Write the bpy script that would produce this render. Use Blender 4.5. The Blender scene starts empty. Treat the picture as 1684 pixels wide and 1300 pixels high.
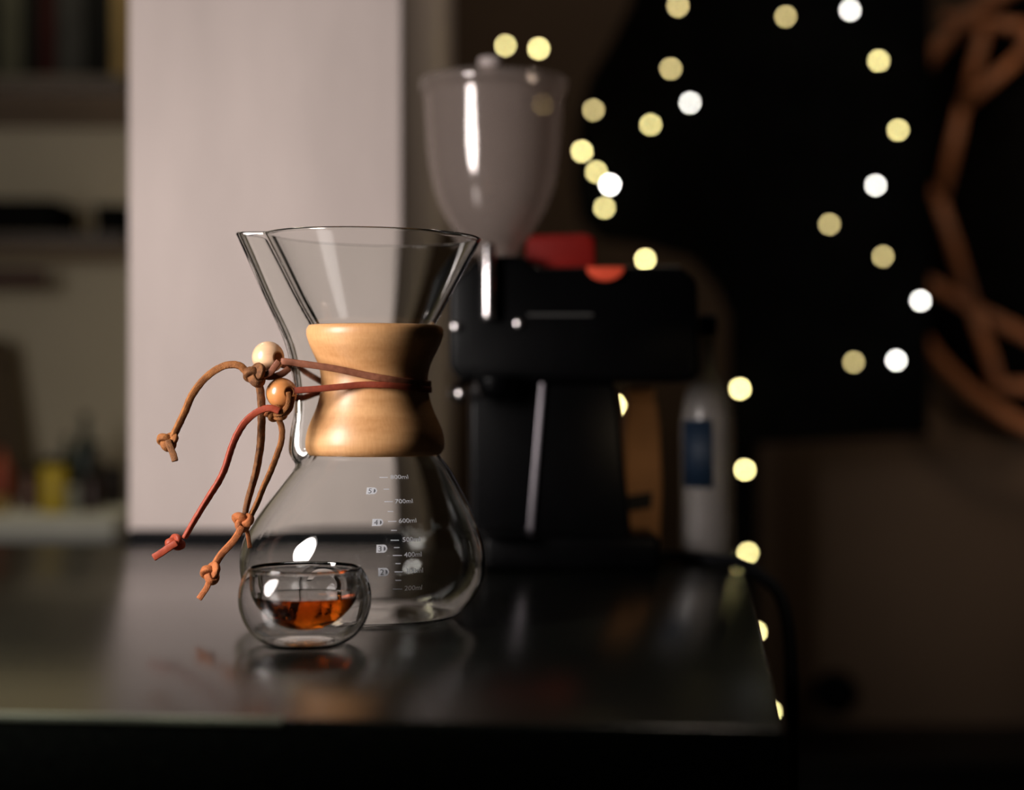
import bpy, bmesh, math, random
from mathutils import Vector, Matrix
random.seed(7)
S = bpy.context.scene
COL = S.collection
PI = math.pi

# ------------------------------------------------------------------ camera
F = 2870.0            # focal length in px of the 1684 px wide photograph
HX, HY = 842.0, 643.0 # principal point / horizon
CZ = 0.122            # camera height above the table top (z = 0)
cam_d = bpy.data.cameras.new('camera'); cam = bpy.data.objects.new('camera', cam_d); COL.objects.link(cam)
cam.location = (0, 0, CZ); cam.rotation_euler = (PI/2, 0, 0)
cam_d.sensor_width = 36.0; cam_d.sensor_fit = 'HORIZONTAL'; cam_d.lens = F/1684*36
cam_d.shift_y = -7/1684; cam_d.clip_start = 0.02; cam_d.clip_end = 20
cam_d.dof.use_dof = True; cam_d.dof.focus_distance = 0.885; cam_d.dof.aperture_fstop = 3.2
S.camera = cam

# ------------------------------------------------------------------ world, lamps, exposure
w = bpy.data.worlds.new('world'); S.world = w; w.use_nodes = True
w.node_tree.nodes['Background'].inputs[0].default_value = (1, 0.8, 0.62, 1)
w.node_tree.nodes['Background'].inputs[1].default_value = 0.001
def area(name, loc, target, sx, sy, power, color, shape='RECTANGLE', spread=PI):
    d = bpy.data.lights.new(name, 'AREA'); d.shape = shape; d.size = sx; d.size_y = sy
    d.energy = power; d.color = color; d.spread = spread
    o = bpy.data.objects.new(name, d); COL.objects.link(o); o.location = loc
    o.rotation_euler = (Vector(target)-Vector(loc)).to_track_quat('-Z', 'Y').to_euler()
    return o
area('key_lamp', (-0.47, 0.63, 0.25), (-0.10, 1.12, 0.13), 0.19, 0.34, 5.9, (1.0, 0.925, 0.89), 'ELLIPSE')
area('fill_lamp', (0.45, 1.95, 1.50), (-0.08, 2.0, 0.2), 0.16, 0.16, 1.7, (1.0, 0.84, 0.68), 'DISK', 2.4)  # added fill out of view, brightens the partition's side and the back wall
area('bag_fill', (0.27, 0.74, 0.17), (0.095, 1.265, 0.065), 0.02, 0.02, 0.005, (1.0, 0.76, 0.5), 'DISK', 0.35)  # unseen light added to brighten the kraft bag behind the grinder
area('ornament_fill', (0.95, 1.8, 1.3), (0.86, 2.6, 0.42), 0.15, 0.15, 0.22, (1.0, 0.72, 0.5), 'DISK', 0.6)  # added from out of view to lift the wooden lattice
area('room_lamp', (-0.75, 1.9, 1.3), (-0.6, 2.5, 0.1), 0.25, 0.25, 5.2, (1.0, 0.88, 0.62), 'DISK')
area('wall_fill', (1.02, 2.30, 0.02), (0.78, 2.62, 0.04), 0.08, 0.08, 0.28, (1.0, 0.78, 0.62), 'DISK')  # no fixture here: unseen light added for the wall at the right edge
S.view_settings.view_transform = 'Standard'; S.view_settings.look = 'None'
S.view_settings.exposure = 0; S.view_settings.gamma = 1; S.view_settings.use_curve_mapping = False
c = S.cycles
c.use_adaptive_sampling = False
c.max_bounces = 24; c.transmission_bounces = 22; c.glossy_bounces = 10; c.transparent_max_bounces = 16
c.diffuse_bounces = 3; c.sample_clamp_indirect = 4; c.blur_glossy = 0.3
c.caustics_reflective = True; c.caustics_refractive = True
c.use_denoising = True

# ------------------------------------------------------------------ materials
def nodes(name):
    m = bpy.data.materials.new(name); m.use_nodes = True
    nt = m.node_tree
    return m, nt, nt.nodes, nt.links, nt.nodes['Principled BSDF']
def mat(name, col, rough=0.5, metal=0.0, var=0.12, scale=30, bump=0.0, bscale=200, spec=0.5, coat=0.0, stretch=(1,1,1), aniso=None, sheen=0):
    m, nt, N, L, b = nodes(name)
    tc = N.new('ShaderNodeTexCoord'); mp = N.new('ShaderNodeMapping'); mp.inputs['Scale'].default_value = stretch
    L.new(tc.outputs['Object'], mp.inputs[0])
    n = N.new('ShaderNodeTexNoise'); n.inputs['Scale'].default_value = scale; n.inputs['Detail'].default_value = 5
    L.new(mp.outputs[0], n.inputs['Vector'])
    r = N.new('ShaderNodeValToRGB')
    r.color_ramp.elements[0].position = 0.3; r.color_ramp.elements[1].position = 0.7
    r.color_ramp.elements[0].color = (*[max(0, x*(1-var)) for x in col], 1)
    r.color_ramp.elements[1].color = (*[min(1, x*(1+var)) for x in col], 1)
    L.new(n.outputs['Fac'], r.inputs[0]); L.new(r.outputs[0], b.inputs['Base Color'])
    b.inputs['Roughness'].default_value = rough; b.inputs['Metallic'].default_value = metal
    b.inputs['Specular IOR Level'].default_value = spec; b.inputs['Coat Weight'].default_value = coat
    b.inputs['Coat Roughness'].default_value = 0.15
    if sheen: b.inputs['Sheen Weight'].default_value = sheen
    if bump:
        n2 = N.new('ShaderNodeTexNoise'); n2.inputs['Scale'].default_value = bscale; n2.inputs['Detail'].default_value = 4
        L.new(mp.outputs[0], n2.inputs['Vector'])
        bp = N.new('ShaderNodeBump'); bp.inputs['Strength'].default_value = bump; bp.inputs['Distance'].default_value = 0.001
        L.new(n2.outputs['Fac'], bp.inputs['Height']); L.new(bp.outputs[0], b.inputs['Normal'])
    return m
def glass(name, col=(1, 1, 1), ior=1.47, rough=0.0):
    m, nt, N, L, b = nodes(name)
    b.inputs['Base Color'].default_value = (*col, 1); b.inputs['Transmission Weight'].default_value = 1
    b.inputs['Roughness'].default_value = rough; b.inputs['IOR'].default_value = ior
    return m
def emis(name, col, strength):
    m, nt, N, L, b = nodes(name)
    b.inputs['Base Color'].default_value = (*col, 1)
    b.inputs['Emission Color'].default_value = (*col, 1); b.inputs['Emission Strength'].default_value = strength
    return m

M = {}
M['glass'] = glass('clear_glass', (0.985, 1.0, 0.985))
M['cup_glass'] = glass('cup_glass', (1, 1, 1))
M['tea'] = glass('tea', (1, 1, 1), 1.34)
nt = M['tea'].node_tree; va = nt.nodes.new('ShaderNodeVolumeAbsorption')
va.inputs['Color'].default_value = (0.90, 0.59, 0.05, 1); va.inputs['Density'].default_value = 140
nt.links.new(va.outputs[0], nt.nodes['Material Output'].inputs['Volume'])
# frosted hopper plastic: mostly see-through with a milky surface
m, nt, N, L, b = nodes('hopper_plastic'); M['hopper'] = m
b.inputs['Base Color'].default_value = (0.42, 0.36, 0.33, 1); b.inputs['Roughness'].default_value = 0.13
b.inputs['Subsurface Weight'].default_value = 0.0
tr = N.new('ShaderNodeBsdfTransparent'); tr.inputs[0].default_value = (0.93, 0.9, 0.88, 1)
tl = N.new('ShaderNodeBsdfTranslucent'); tl.inputs[0].default_value = (0.62, 0.54, 0.5, 1)
mx0 = N.new('ShaderNodeMixShader'); mx0.inputs[0].default_value = 0.5
mx = N.new('ShaderNodeMixShader'); mx.inputs[0].default_value = 0.37
L.new(b.outputs[0], mx0.inputs[1]); L.new(tl.outputs[0], mx0.inputs[2])
L.new(tr.outputs[0], mx.inputs[1]); L.new(mx0.outputs[0], mx.inputs[2])
gl = N.new('ShaderNodeBsdfGlossy'); gl.inputs['Roughness'].default_value = 0.10; gl.inputs[0].default_value = (0.9, 0.86, 0.84, 1)
mx2 = N.new('ShaderNodeMixShader'); mx2.inputs[0].default_value = 0.07
L.new(mx.outputs[0], mx2.inputs[1]); L.new(gl.outputs[0], mx2.inputs[2])
L.new(mx2.outputs[0], N['Material Output'].inputs['Surface'])

# turned beech with fine rings of grain running round the collar
m, nt, N, L, b = nodes('beech_wood'); M['wood'] = m
tc = N.new('ShaderNodeTexCoord'); mp = N.new('ShaderNodeMapping'); mp.inputs['Scale'].default_value = (1, 1, 5)
L.new(tc.outputs['Object'], mp.inputs[0])
n1 = N.new('ShaderNodeTexNoise'); n1.inputs['Scale'].default_value = 22; n1.inputs['Detail'].default_value = 7
L.new(mp.outputs[0], n1.inputs['Vector'])
mp2 = N.new('ShaderNodeMapping'); mp2.inputs['Scale'].default_value = (14, 14, 1.6); L.new(tc.outputs['Object'], mp2.inputs[0])
n2 = N.new('ShaderNodeTexNoise'); n2.inputs['Scale'].default_value = 60; n2.inputs['Detail'].default_value = 3
L.new(mp2.outputs[0], n2.inputs['Vector'])
mxc = N.new('ShaderNodeMath'); mxc.operation = 'MULTIPLY_ADD'; mxc.inputs[1].default_value = 0.3
L.new(n2.outputs['Fac'], mxc.inputs[0]); L.new(n1.outputs['Fac'], mxc.inputs[2])
r = N.new('ShaderNodeValToRGB'); r.color_ramp.elements[0].position = 0.42; r.color_ramp.elements[1].position = 0.9
r.color_ramp.elements[0].color = (0.42, 0.19, 0.065, 1); r.color_ramp.elements[1].color = (0.66, 0.36, 0.155, 1)
L.new(mxc.outputs[0], r.inputs[0]); L.new(r.outputs[0], b.inputs['Base Color'])
b.inputs['Roughness'].default_value = 0.42; b.inputs['Coat Weight'].default_value = 0.12; b.inputs['Coat Roughness'].default_value = 0.25

M['pale_bead'] = mat('pale_bead_wood', (0.74, 0.46, 0.27), 0.32, var=0.12, scale=40, stretch=(1, 1, 5), coat=0.4)
M['amber_bead'] = mat('amber_bead_wood', (0.56, 0.225, 0.07), 0.3, var=0.12, scale=40, stretch=(1, 1, 5), coat=0.4)
def leather(name, c1, c2, rough=0.6, fuzz=0.9):
    m = mat(name, c1, rough, var=0.25, scale=350, bump=0.65*fuzz, bscale=2100, spec=0.25)
    r = [n for n in m.node_tree.nodes if n.type == 'VALTORGB'][0]
    r.color_ramp.elements[0].color = (*c2, 1); r.color_ramp.elements[1].color = (*c1, 1)
    return m
M['strap'] = leather('brown_leather', (0.235, 0.085, 0.045), (0.15, 0.05, 0.025), 0.5, 0.25)
M['strap_red'] = leather('red_brown_leather', (0.24, 0.045, 0.02), (0.17, 0.03, 0.015), 0.5, 0.25)
M['tan'] = leather('tan_suede', (0.34, 0.13, 0.035), (0.19, 0.065, 0.018))
M['red'] = leather('red_leather', (0.33, 0.06, 0.028), (0.24, 0.04, 0.02), 0.45, 0.3)
M['suede'] = leather('dark_suede', (0.26, 0.105, 0.035), (0.09, 0.035, 0.014))
M['orange'] = leather('orange_leather', (0.50, 0.16, 0.05), (0.30, 0.09, 0.03))
m, nt, N, L, b = nodes('white_print'); M['print'] = m
b.inputs['Base Color'].default_value = (0.82, 0.83, 0.88, 1); b.inputs['Roughness'].default_value = 0.6
tl = N.new('ShaderNodeBsdfTranslucent'); tl.inputs[0].default_value = (0.88, 0.9, 0.95, 1)
mx = N.new('ShaderNodeMixShader'); mx.inputs[0].default_value = 0.5
L.new(b.outputs[0], mx.inputs[1]); L.new(tl.outputs[0], mx.inputs[2]); L.new(mx.outputs[0], N['Material Output'].inputs['Surface'])

# table: near-black laminate with a satin sheen and speckled finish
m, nt, N, L, b = nodes('black_laminate'); M['table'] = m
tc = N.new('ShaderNodeTexCoord')
n1 = N.new('ShaderNodeTexNoise'); n1.inputs['Scale'].default_value = 900; n1.inputs['Detail'].default_value = 2
L.new(tc.outputs['Object'], n1.inputs['Vector'])
n3 = N.new('ShaderNodeTexNoise'); n3.inputs['Scale'].default_value = 7; n3.inputs['Detail'].default_value = 4
L.new(tc.outputs['Object'], n3.inputs['Vector'])
r = N.new('ShaderNodeValToRGB'); r.color_ramp.elements[0].color = (0.002, 0.0025, 0.002, 1); r.color_ramp.elements[1].color = (0.010, 0.012, 0.009, 1)
r.color_ramp.elements[0].position = 0.45; r.color_ramp.elements[1].position = 0.75
L.new(n1.outputs['Fac'], r.inputs[0]); L.new(r.outputs[0], b.inputs['Base Color'])
mr = N.new('ShaderNodeMapRange'); mr.inputs[3].default_value = 0.15; mr.inputs[4].default_value = 0.23
b.inputs['IOR'].default_value = 1.58
L.new(n3.outputs['Fac'], mr.inputs[0]); L.new(mr.outputs[0], b.inputs['Roughness'])
bp = N.new('ShaderNodeBump'); bp.inputs['Strength'].default_value = 0.12; bp.inputs['Distance'].default_value = 0.0004
L.new(n1.outputs['Fac'], bp.inputs['Height']); L.new(bp.outputs[0], b.inputs['Normal'])

M['plaster'] = mat('pink_beige_plaster', (0.70, 0.595, 0.55), 0.85, var=0.09, scale=5, bump=0.25, bscale=45, stretch=(3, 1, 0.8))
M['knob'] = mat('grey_plastic', (0.45, 0.38, 0.36), 0.3)
M['khaki'] = mat('khaki_paint', (0.56, 0.50, 0.36), 0.9, var=0.06, scale=3)
M['brown_wall'] = mat('brown_paint', (0.085, 0.055, 0.033), 0.85, var=0.15, scale=2)
M['floor'] = mat('dark_floor', (0.03, 0.02, 0.015), 0.6, stretch=(1, 8, 1))
M['ceiling'] = mat('ceiling_paint', (0.1, 0.085, 0.07), 0.9)
M['shelf'] = mat('dark_walnut', (0.018, 0.009, 0.004), 0.55, var=0.3, scale=6, stretch=(1, 6, 6))
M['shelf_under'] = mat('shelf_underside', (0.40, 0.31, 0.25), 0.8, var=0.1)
M['grey_board'] = mat('grey_board', (0.42, 0.42, 0.37), 0.6, var=0.06)
M['black'] = mat('black_plastic', (0.003, 0.003, 0.003), 0.5, var=0.2, spec=0.2)
M['black_metal'] = mat('black_enamel', (0.0012, 0.0012, 0.0014), 0.34, var=0.2, spec=0.09)
M['black_cloth'] = mat('black_cloth', (0.0035, 0.0035, 0.0035), 1.0, spec=0.0, var=0.2)
M['rubber'] = mat('black_rubber', (0.002, 0.002, 0.003), 0.7, spec=0.15)
M['chrome'] = mat('chrome', (0.85, 0.80, 0.80), 0.25, 1.0, var=0.03)
M['brushed'] = mat('brushed_steel', (0.40, 0.37, 0.40), 0.45, 1.0, var=0.05)
M['red_plastic'] = mat('red_plastic', (0.15, 0.004, 0.002), 0.6, var=0.08, spec=0.15)
M['orange_red'] = mat('orange_red_plastic', (0.62, 0.07, 0.03), 0.6, var=0.08, spec=0.15)
M['rattan'] = mat('reddish_wood', (0.34, 0.13, 0.05), 0.6, var=0.25, scale=14)
M['kraft'] = mat('kraft_paper', (0.40, 0.20, 0.085), 0.8, var=0.15, bump=0.4, bscale=60)
M['blue'] = mat('blue_label', (0.004, 0.011, 0.024), 0.6, spec=0.2)
M['pet'] = glass('clear_plastic', (0.50, 0.47, 0.45), 1.3, 0.18); M['pet'].node_tree.nodes['Principled BSDF'].inputs['Transmission Weight'].default_value = 0.8

# ------------------------------------------------------------------ helpers
def P(px, py, D):      # the point that stands at depth D on the sight line of a pixel: used for reading off positions
    return Vector(((px-HX)/F*D, D, CZ-(py-HY)/F*D))
def link(name, me, m=None, parent=None, smooth=False):
    o = bpy.data.objects.new(name, me); COL.objects.link(o)
    if m is not None: me.materials.append(m)
    if parent is not None:
        o.parent = parent
        o.matrix_parent_inverse = Matrix.Translation(-parent.location) if parent.type == 'EMPTY' else Matrix.Translation(-parent.location) @ Matrix.Identity(4)
    if smooth:
        for p in me.polygons: p.use_smooth = True
    return o
def meshobj(name, vs, fs, m, parent=None, smooth=True):
    me = bpy.data.meshes.new(name); me.from_pydata([tuple(v) for v in vs], [], fs); me.update()
    return link(name, me, m, parent, smooth)
def tag(o, label=None, cat=None, group=None, kind=None):
    if label: o['label'] = label
    if cat: o['category'] = cat
    if group: o['group'] = group
    if kind: o['kind'] = kind
    return o
def thing(name, loc, label, cat, group=None):
    o = bpy.data.objects.new(name, None); COL.objects.link(o); o.location = loc; o.empty_display_size = 0.02
    return tag(o, label, cat, group)
def bevel(o, wdt, seg=3, ang=30):
    b = o.modifiers.new('bevel', 'BEVEL'); b.width = wdt; b.segments = seg; b.limit_method = 'ANGLE'; b.angle_limit = math.radians(ang)
    for p in o.data.polygons: p.use_smooth = True
    return o
def box(name, lo, hi, m, parent=None, bev=0.0, seg=3):
    (x0, y0, z0), (x1, y1, z1) = lo, hi
    vs = [(x0,y0,z0),(x1,y0,z0),(x1,y1,z0),(x0,y1,z0),(x0,y0,z1),(x1,y0,z1),(x1,y1,z1),(x0,y1,z1)]
    fs = [(0,3,2,1),(4,5,6,7),(0,1,5,4),(1,2,6,5),(2,3,7,6),(3,0,4,7)]
    o = meshobj(name, vs, fs, m, parent, False)
    if bev: bevel(o, bev, seg)
    return o
def prism(name, pts, y0, y1, m, parent=None, bev=0.0):   # outline in x,z swept from y0 to y1
    n = len(pts)
    vs = [(x, y0, z) for x, z in pts]+[(x, y1, z) for x, z in pts]
    fs = [tuple(range(n)), tuple(reversed(range(n, 2*n)))]+[(i, i+n, (i+1) % n+n, (i+1) % n) for i in range(n)]
    o = meshobj(name, vs, fs, m, parent, False)
    bm = bmesh.new(); bm.from_mesh(o.data); bmesh.ops.recalc_face_normals(bm, faces=bm.faces); bm.to_mesh(o.data); bm.free()
    if bev: bevel(o, bev)
    return o
def lathe_data(prof, cx, cy, n=64, off=0):   # prof: (r, z) from the bottom axis up the outside; closes on the axis when r = 0
    vs, fs, rings = [], [], []
    for r, z in prof:
        if r <= 1e-7: rings.append([len(vs)+off]); vs.append((cx, cy, z))
        else:
            rings.append([len(vs)+off+k for k in range(n)])
            vs += [(cx+r*math.cos(2*PI*k/n), cy+r*math.sin(2*PI*k/n), z) for k in range(n)]
    for a, b in zip(rings, rings[1:]):
        for k in range(n):
            k2 = (k+1) % n
            if len(a) == 1 and len(b) == 1: continue
            if len(a) == 1: fs.append((a[0], b[k2], b[k]))
            elif len(b) == 1: fs.append((a[k], a[k2], b[0]))
            else: fs.append((a[k], a[k2], b[k2], b[k]))
    return vs, fs
def lathe(name, prof, cx, cy, m, parent=None, n=64, smooth=True):
    vs, fs = lathe_data(prof, cx, cy, n)
    return meshobj(name, vs, fs, m, parent, smooth)
def catmull(pts, per=8):
    pts = [Vector(p) for p in pts]; out = []
    for i in range(len(pts)-1):
        p0 = pts[max(i-1, 0)]; p1 = pts[i]; p2 = pts[i+1]; p3 = pts[min(i+2, len(pts)-1)]
        for k in range(per):
            t = k/per
            out.append(0.5*((2*p1)+(p2-p0)*t+(2*p0-5*p1+4*p2-p3)*t*t+(3*p1-p0-3*p2+p3)*t**3))
    out.append(pts[-1]); return out
def interp(tab, x):   # smooth (monotone-ish) interpolation in a table of (x, value), x ascending
    if x <= tab[0][0]: return tab[0][1]
    if x >= tab[-1][0]: return tab[-1][1]
    for i in range(len(tab)-1):
        if tab[i][0] <= x <= tab[i+1][0]:
            x1, y1 = tab[i]; x2, y2 = tab[i+1]
            x0, y0 = tab[i-1] if i > 0 else (2*x1-x2, 2*y1-y2)
            x3, y3 = tab[i+2] if i+2 < len(tab) else (2*x2-x1, 2*y2-y1)
            m1 = (y2-y0)/(x2-x0); m2 = (y3-y1)/(x3-x1); h = x2-x1; t = (x-x1)/h
            return (2*t**3-3*t*t+1)*y1+(t**3-2*t*t+t)*h*m1+(-2*t**3+3*t*t)*y2+(t**3-t*t)*h*m2
def sst(a, b, x):
    t = max(0, min(1, (x-a)/(b-a))); return t*t*(3-2*t)
def sweep(name, pts, wd, th, m, parent=None, normal=None, jitter=0.0, closed=False, power=0.45):
    """a strip of rounded rectangular section (width wd across, thickness th along the normal) along pts"""
    n = 12; vs, fs = [], []; N_ = len(pts)
    up = None
    for i, p in enumerate(pts):
        if closed: t = (pts[(i+1) % N_]-pts[i-1])
        else: t = pts[min(i+1, N_-1)]-pts[max(i-1, 0)]
        t.normalize()
        if normal is not None: nn = Vector(normal(i, p)) 
        else: nn = up if up is not None else Vector((0, -1, 0.15))
        nn = nn-t*nn.dot(t)
        if nn.length < 1e-4: nn = Vector((0.3, -1, 0.1)); nn = nn-t*nn.dot(t)
        nn.normalize(); up = nn; b = t.cross(nn)
        s = 1.0
        if not closed and (i == 0 or i == N_-1): s = 0.86
        for k in range(n):
            a = 2*PI*k/n
            cx = math.copysign(abs(math.cos(a))**power, math.cos(a)); cy = math.copysign(abs(math.sin(a))**power, math.sin(a))
            j = 1+random.uniform(-jitter, jitter)
            vs.append(p+b*(cx*wd/2*s*j)+nn*(cy*th/2*s*j))
    for i in range(N_ if closed else N_-1):
        i2 = (i+1) % N_
        for k in range(n):
            fs.append((i*n+k, i*n+(k+1) % n, i2*n+(k+1) % n, i2*n+k))
    if not closed:
        fs.append(tuple(reversed(range(n)))); fs.append(tuple((N_-1)*n+k for k in range(n)))
    o = meshobj(name, vs, fs, m, parent, True)
    bm = bmesh.new(); bm.from_mesh(o.data); bmesh.ops.recalc_face_normals(bm, faces=bm.faces); bm.to_mesh(o.data); bm.free()
    return o
def tube(name, pts, r, m, parent=None):
    return sweep(name, pts, 2*r, 2*r, m, parent, power=1.0)
def ball(name, c, r, m, parent=None, sx=1, sy=1, sz=1, u=20, v=12):
    me = bpy.data.meshes.new(name); bm = bmesh.new()
    bmesh.ops.create_uvsphere(bm, u_segments=u, v_segments=v, radius=r)
    for q in bm.verts: q.co = Vector((q.co.x*sx, q.co.y*sy, q.co.z*sz))+Vector(c)
    bm.to_mesh(me); bm.free()
    return link(name, me, m, parent, True)

# ------------------------------------------------------------------ room
def struct(o): o['kind'] = 'structure'; return o
WB = 2.62   # depth of the back wall
struct(box('floor', (-2.2, -1.0, -0.80), (2.2, 2.75, -0.76), M['floor']))
struct(box('ceiling', (-2.2, -1.0, 1.74), (2.2, 2.75, 1.78), M['ceiling']))
struct(box('wall_back', (-0.10, WB, -0.76), (2.2, WB+0.1, 1.74), M['brown_wall']))
struct(box('wall_left', (-2.2, WB, -0.76), (-0.10, WB+0.1, 1.74), M['khaki']))
struct(box('wall_right', (2.1, -1.0, -0.76), (2.2, WB, 1.74), M['brown_wall']))
# the pale partition whose end faces the camera
pil = struct(box('wall_middle', (P(210, 0, 1.45).x, 1.45, -0.76), (P(662, 0, 1.45).x, WB, 1.74), M['plaster'], bev=0.004))
struct(box('baseboard_middle', (P(213, 0, 1.43).x, 1.425, -0.02), (P(655, 0, 1.45).x+0.012, 1.4505, 0.0068), M['rubber']))

# ------------------------------------------------------------------ table
tc_ = Vector((0.099, 0.627)); uu = Vector((-0.9943, 0.1063)); vv = Vector((0.1063, 0.9943))
tb = thing('table', (tc_.x-0.4, tc_.y+0.38, -0.76), 'black satin laminate table carrying the carafe, cup and grinder', 'table')
def tpt(a, b, z): q = tc_+uu*a+vv*b; return (q.x, q.y, z)
def slab(name, a0, a1, b0, b1, z0, z1, m, parent, bev):
    vs = [tpt(a0,b0,z0),tpt(a1,b0,z0),tpt(a1,b1,z0),tpt(a0,b1,z0),tpt(a0,b0,z1),tpt(a1,b0,z1),tpt(a1,b1,z1),tpt(a0,b1,z1)]
    fs = [(0,3,2,1),(4,5,6,7),(0,1,5,4),(1,2,6,5),(2,3,7,6),(3,0,4,7)]
    o = meshobj(name, vs, fs, m, parent, False)
    bm = bmesh.new(); bm.from_mesh(o.data); bmesh.ops.recalc_face_normals(bm, faces=bm.faces); bm.to_mesh(o.data); bm.free()
    if bev: bevel(o, bev)
    return o
TL, TW = 1.25, 0.695
slab('tabletop', 0, TL, 0, TW, -0.034, 0.0, M['table'], tb, 0.0022)
M['edge'] = mat('edge_highlight', (0.24, 0.27, 0.19), 0.6, var=0.3, scale=25)  # pale colour stands in for the highlight along the table's front edge
slab('highlight_strip', 0.185, TL-0.002, -0.0006, 0.0012, -0.0022, 0.0004, M['edge'], tb, 0.0004)
slab('apron', 0.03, TL-0.03, 0.02, 0.045, -0.12, -0.034, M['black'], tb, 0)
for a, b_ in ((0.03, 0.03), (TL-0.08, 0.03), (0.03, TW-0.08), (TL-0.08, TW-0.08)):
    slab('leg', a, a+0.05, b_, b_+0.05, -0.76, -0.034, M['black'], tb, 0.003)

# ------------------------------------------------------------------ the pour-over carafe
DC = 0.93; s = DC/F
def zy(y): return CZ-(y-HY)*s
BCX = (597-HX)*s; NCX = (613-HX)*s
def ccx(z): return BCX+(NCX-BCX)*sst(zy(915), zy(735), z)
r0tab = sorted([(zy(y), r*s) for y, r in ((392,178),(430,157.5),(470,136.5),(510,115.5),(540,99.5),(570,86),(600,78),(640,75),(675,79),(705,90),(748,111),(775,131),(809,153.5),(835,170),(859,183),(885,194.5),(912,200.5),(935,201),(955,197),(975,188),(992,176),(1005,163),(1014,148))])
r0tab = [(0.0, 0.036), (0.0009, 0.042)]+r0tab
def r0(z): return interp(r0tab, z)
Atab = sorted([(zy(y), a*s) for y, a in ((768,0),(762,5),(752,20),(740,31),(715,41),(690,47),(660,52),(600,57),(548,55),(470,50),(392,44))])
TH_G = PI+math.radians(4)      # the pouring channel points to the left
def Ag(z): return interp(Atab, z) if z > zy(768) else 0
def rad(z, th, inset=0.0):
    d = abs((th-TH_G+PI) % (2*PI)-PI); hw = math.radians(23 if z > zy(500) else 23)
    rb = r0(z)-inset
    hwz = math.radians(17)+math.radians(10)*sst(zy(480), zy(600), z)
    A = Ag(z)
    k = 1-sst(0.30, 1.0, d/hwz)
    return rb+A*k*(1-0.0)
GT = 0.0021
def rim_dz(x, z): return -0.0165*(x-NCX)*sst(zy(530), zy(392), z)
ths = []
k = 0
while k < 360:
    d = abs((k-math.degrees(TH_G)+180) % 360-180)
    ths.append(math.radians(k)); k += 1.0 if d < 32 else 3.0
zt = zy(392)
def glass_ring(z, inset, zrim=None):
    out = []
    for th in ths:
        r = rad(z, th, inset); x = ccx(z)+r*math.cos(th)
        out.append((x, DC+r*math.sin(th), (z if zrim is None else zrim)+rim_dz(x, z)))
    return out
rings = []
rings.append([(BCX, DC, 0.0012)]*1)
zs_b = []
for f in (0.4, 0.8): rings.append([(BCX+0.036*f*math.cos(t), DC+0.036*f*math.sin(t), 0.0012-0.0006*f) for t in ths])
zs = [0.0, 0.0004, 0.0009, 0.0016]+[0.0016+(zt-0.0016)*i/170 for i in range(1, 171)]
for z in zs: rings.append(glass_ring(z, 0))
for a in (30, 60, 90, 120, 150):   # rounded lip
    rings.append(glass_ring(zt, GT/2-GT/2*math.cos(math.radians(a)), zt+GT/2*math.sin(math.radians(a))))
for z in reversed(zs):
    if z > 0.0035: rings.append(glass_ring(z, GT*(1.0 if z > 0.02 else 1.0+0.3*(0.02-z)/0.02)))
for f in (0.93, 0.6, 0.3): rings.append([(BCX+0.040*f*math.cos(t), DC+0.040*f*math.sin(t), 0.0030+0.0004*(1-f)) for t in ths])
rings.append([(BCX, DC, 0.0036)])
vs, fs, idx = [], [], []
for rg in rings: idx.append(list(range(len(vs), len(vs)+len(rg)))); vs += rg
nT = len(ths)
for a, b_ in zip(idx, idx[1:]):
    for k in range(nT):
        k2 = (k+1) % nT
        if len(a) == 1: fs.append((a[0], b_[k2], b_[k]))
        elif len(b_) == 1: fs.append((a[k], a[k2], b_[0]))
        else: fs.append((a[k], a[k2], b_[k2], b_[k]))
carafe = thing('coffee_carafe', (BCX, DC, 0), 'hourglass pour-over glass carafe with wooden collar and leather cord behind the small cup', 'carafe')
gb = meshobj('glass_body', vs, fs, M['glass'], carafe)
tag(gb, 'clear glass hourglass body with pouring channel')

# wooden collar with a slot for the channel
coll = [(538,104),(535.5,108),(537,112.5),(543,115.8),(552,115.8),(565,111.5),(578,105.5),(590,99.5),(601,95),(611,92.3),(621,91),(632,90.6),(644,91.6),(655,93.8),(667,97),(680,102),(694,108.5),(706,113.5),(717,116.4),(728,117.8),(738,117),(745,113),(748.5,108)]
coll = [(r*s, zy(y)) for y, r in coll]
inner = [(r0(zy(y))+0.0008, zy(y)) for y in (746, 735, 715, 690, 665, 640, 615, 590, 565, 542)]
inner[0] = (r0(zy(748.5))-0.0006, zy(748.5)); 
inner = [(min(r, interp(sorted([(z, rr) for rr, z in coll[2:-1]]), z)-0.0012), z) for r, z in inner[0:]]
secn = coll+inner
half = math.radians(19)
vs, fs = [], []; nA = 120; nS = len(secn)
for i in range(nA+1):
    # the cut edges are rounded over by drawing the first and last sections in
    th = TH_G+half+(2*PI-2*half)*i/nA
    e = min(i, nA-i)
    pull = {0: 0.0011, 1: 0.0003}.get(e, 0.0)
    mz = sum(z for r, z in secn)/nS
    for r, z in secn:
        rr = r-pull if (r, z) in coll else r
        vs.append((NCX+rr*math.cos(th), DC+rr*math.sin(th), z-pull*math.copysign(1, z-mz)))
for i in range(nA):
    for k in range(nS):
        k2 = (k+1) % nS
        fs.append((i*nS+k, i*nS+k2, (i+1)*nS+k2, (i+1)*nS+k))
fs.append(tuple(range(nS))); fs.append(tuple(nA*nS+k for k in reversed(range(nS))))
cl = meshobj('wooden_collar', vs, fs, M['wood'], carafe)
bm = bmesh.new(); bm.from_mesh(cl.data); bmesh.ops.recalc_face_normals(bm, faces=bm.faces); bm.to_mesh(cl.data); bm.free()
sd = cl.modifiers.new('edge', 'EDGE_SPLIT'); sd.split_angle = math.radians(60)
tag(cl, 'turned pale beech collar with a pinched waist')
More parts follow.
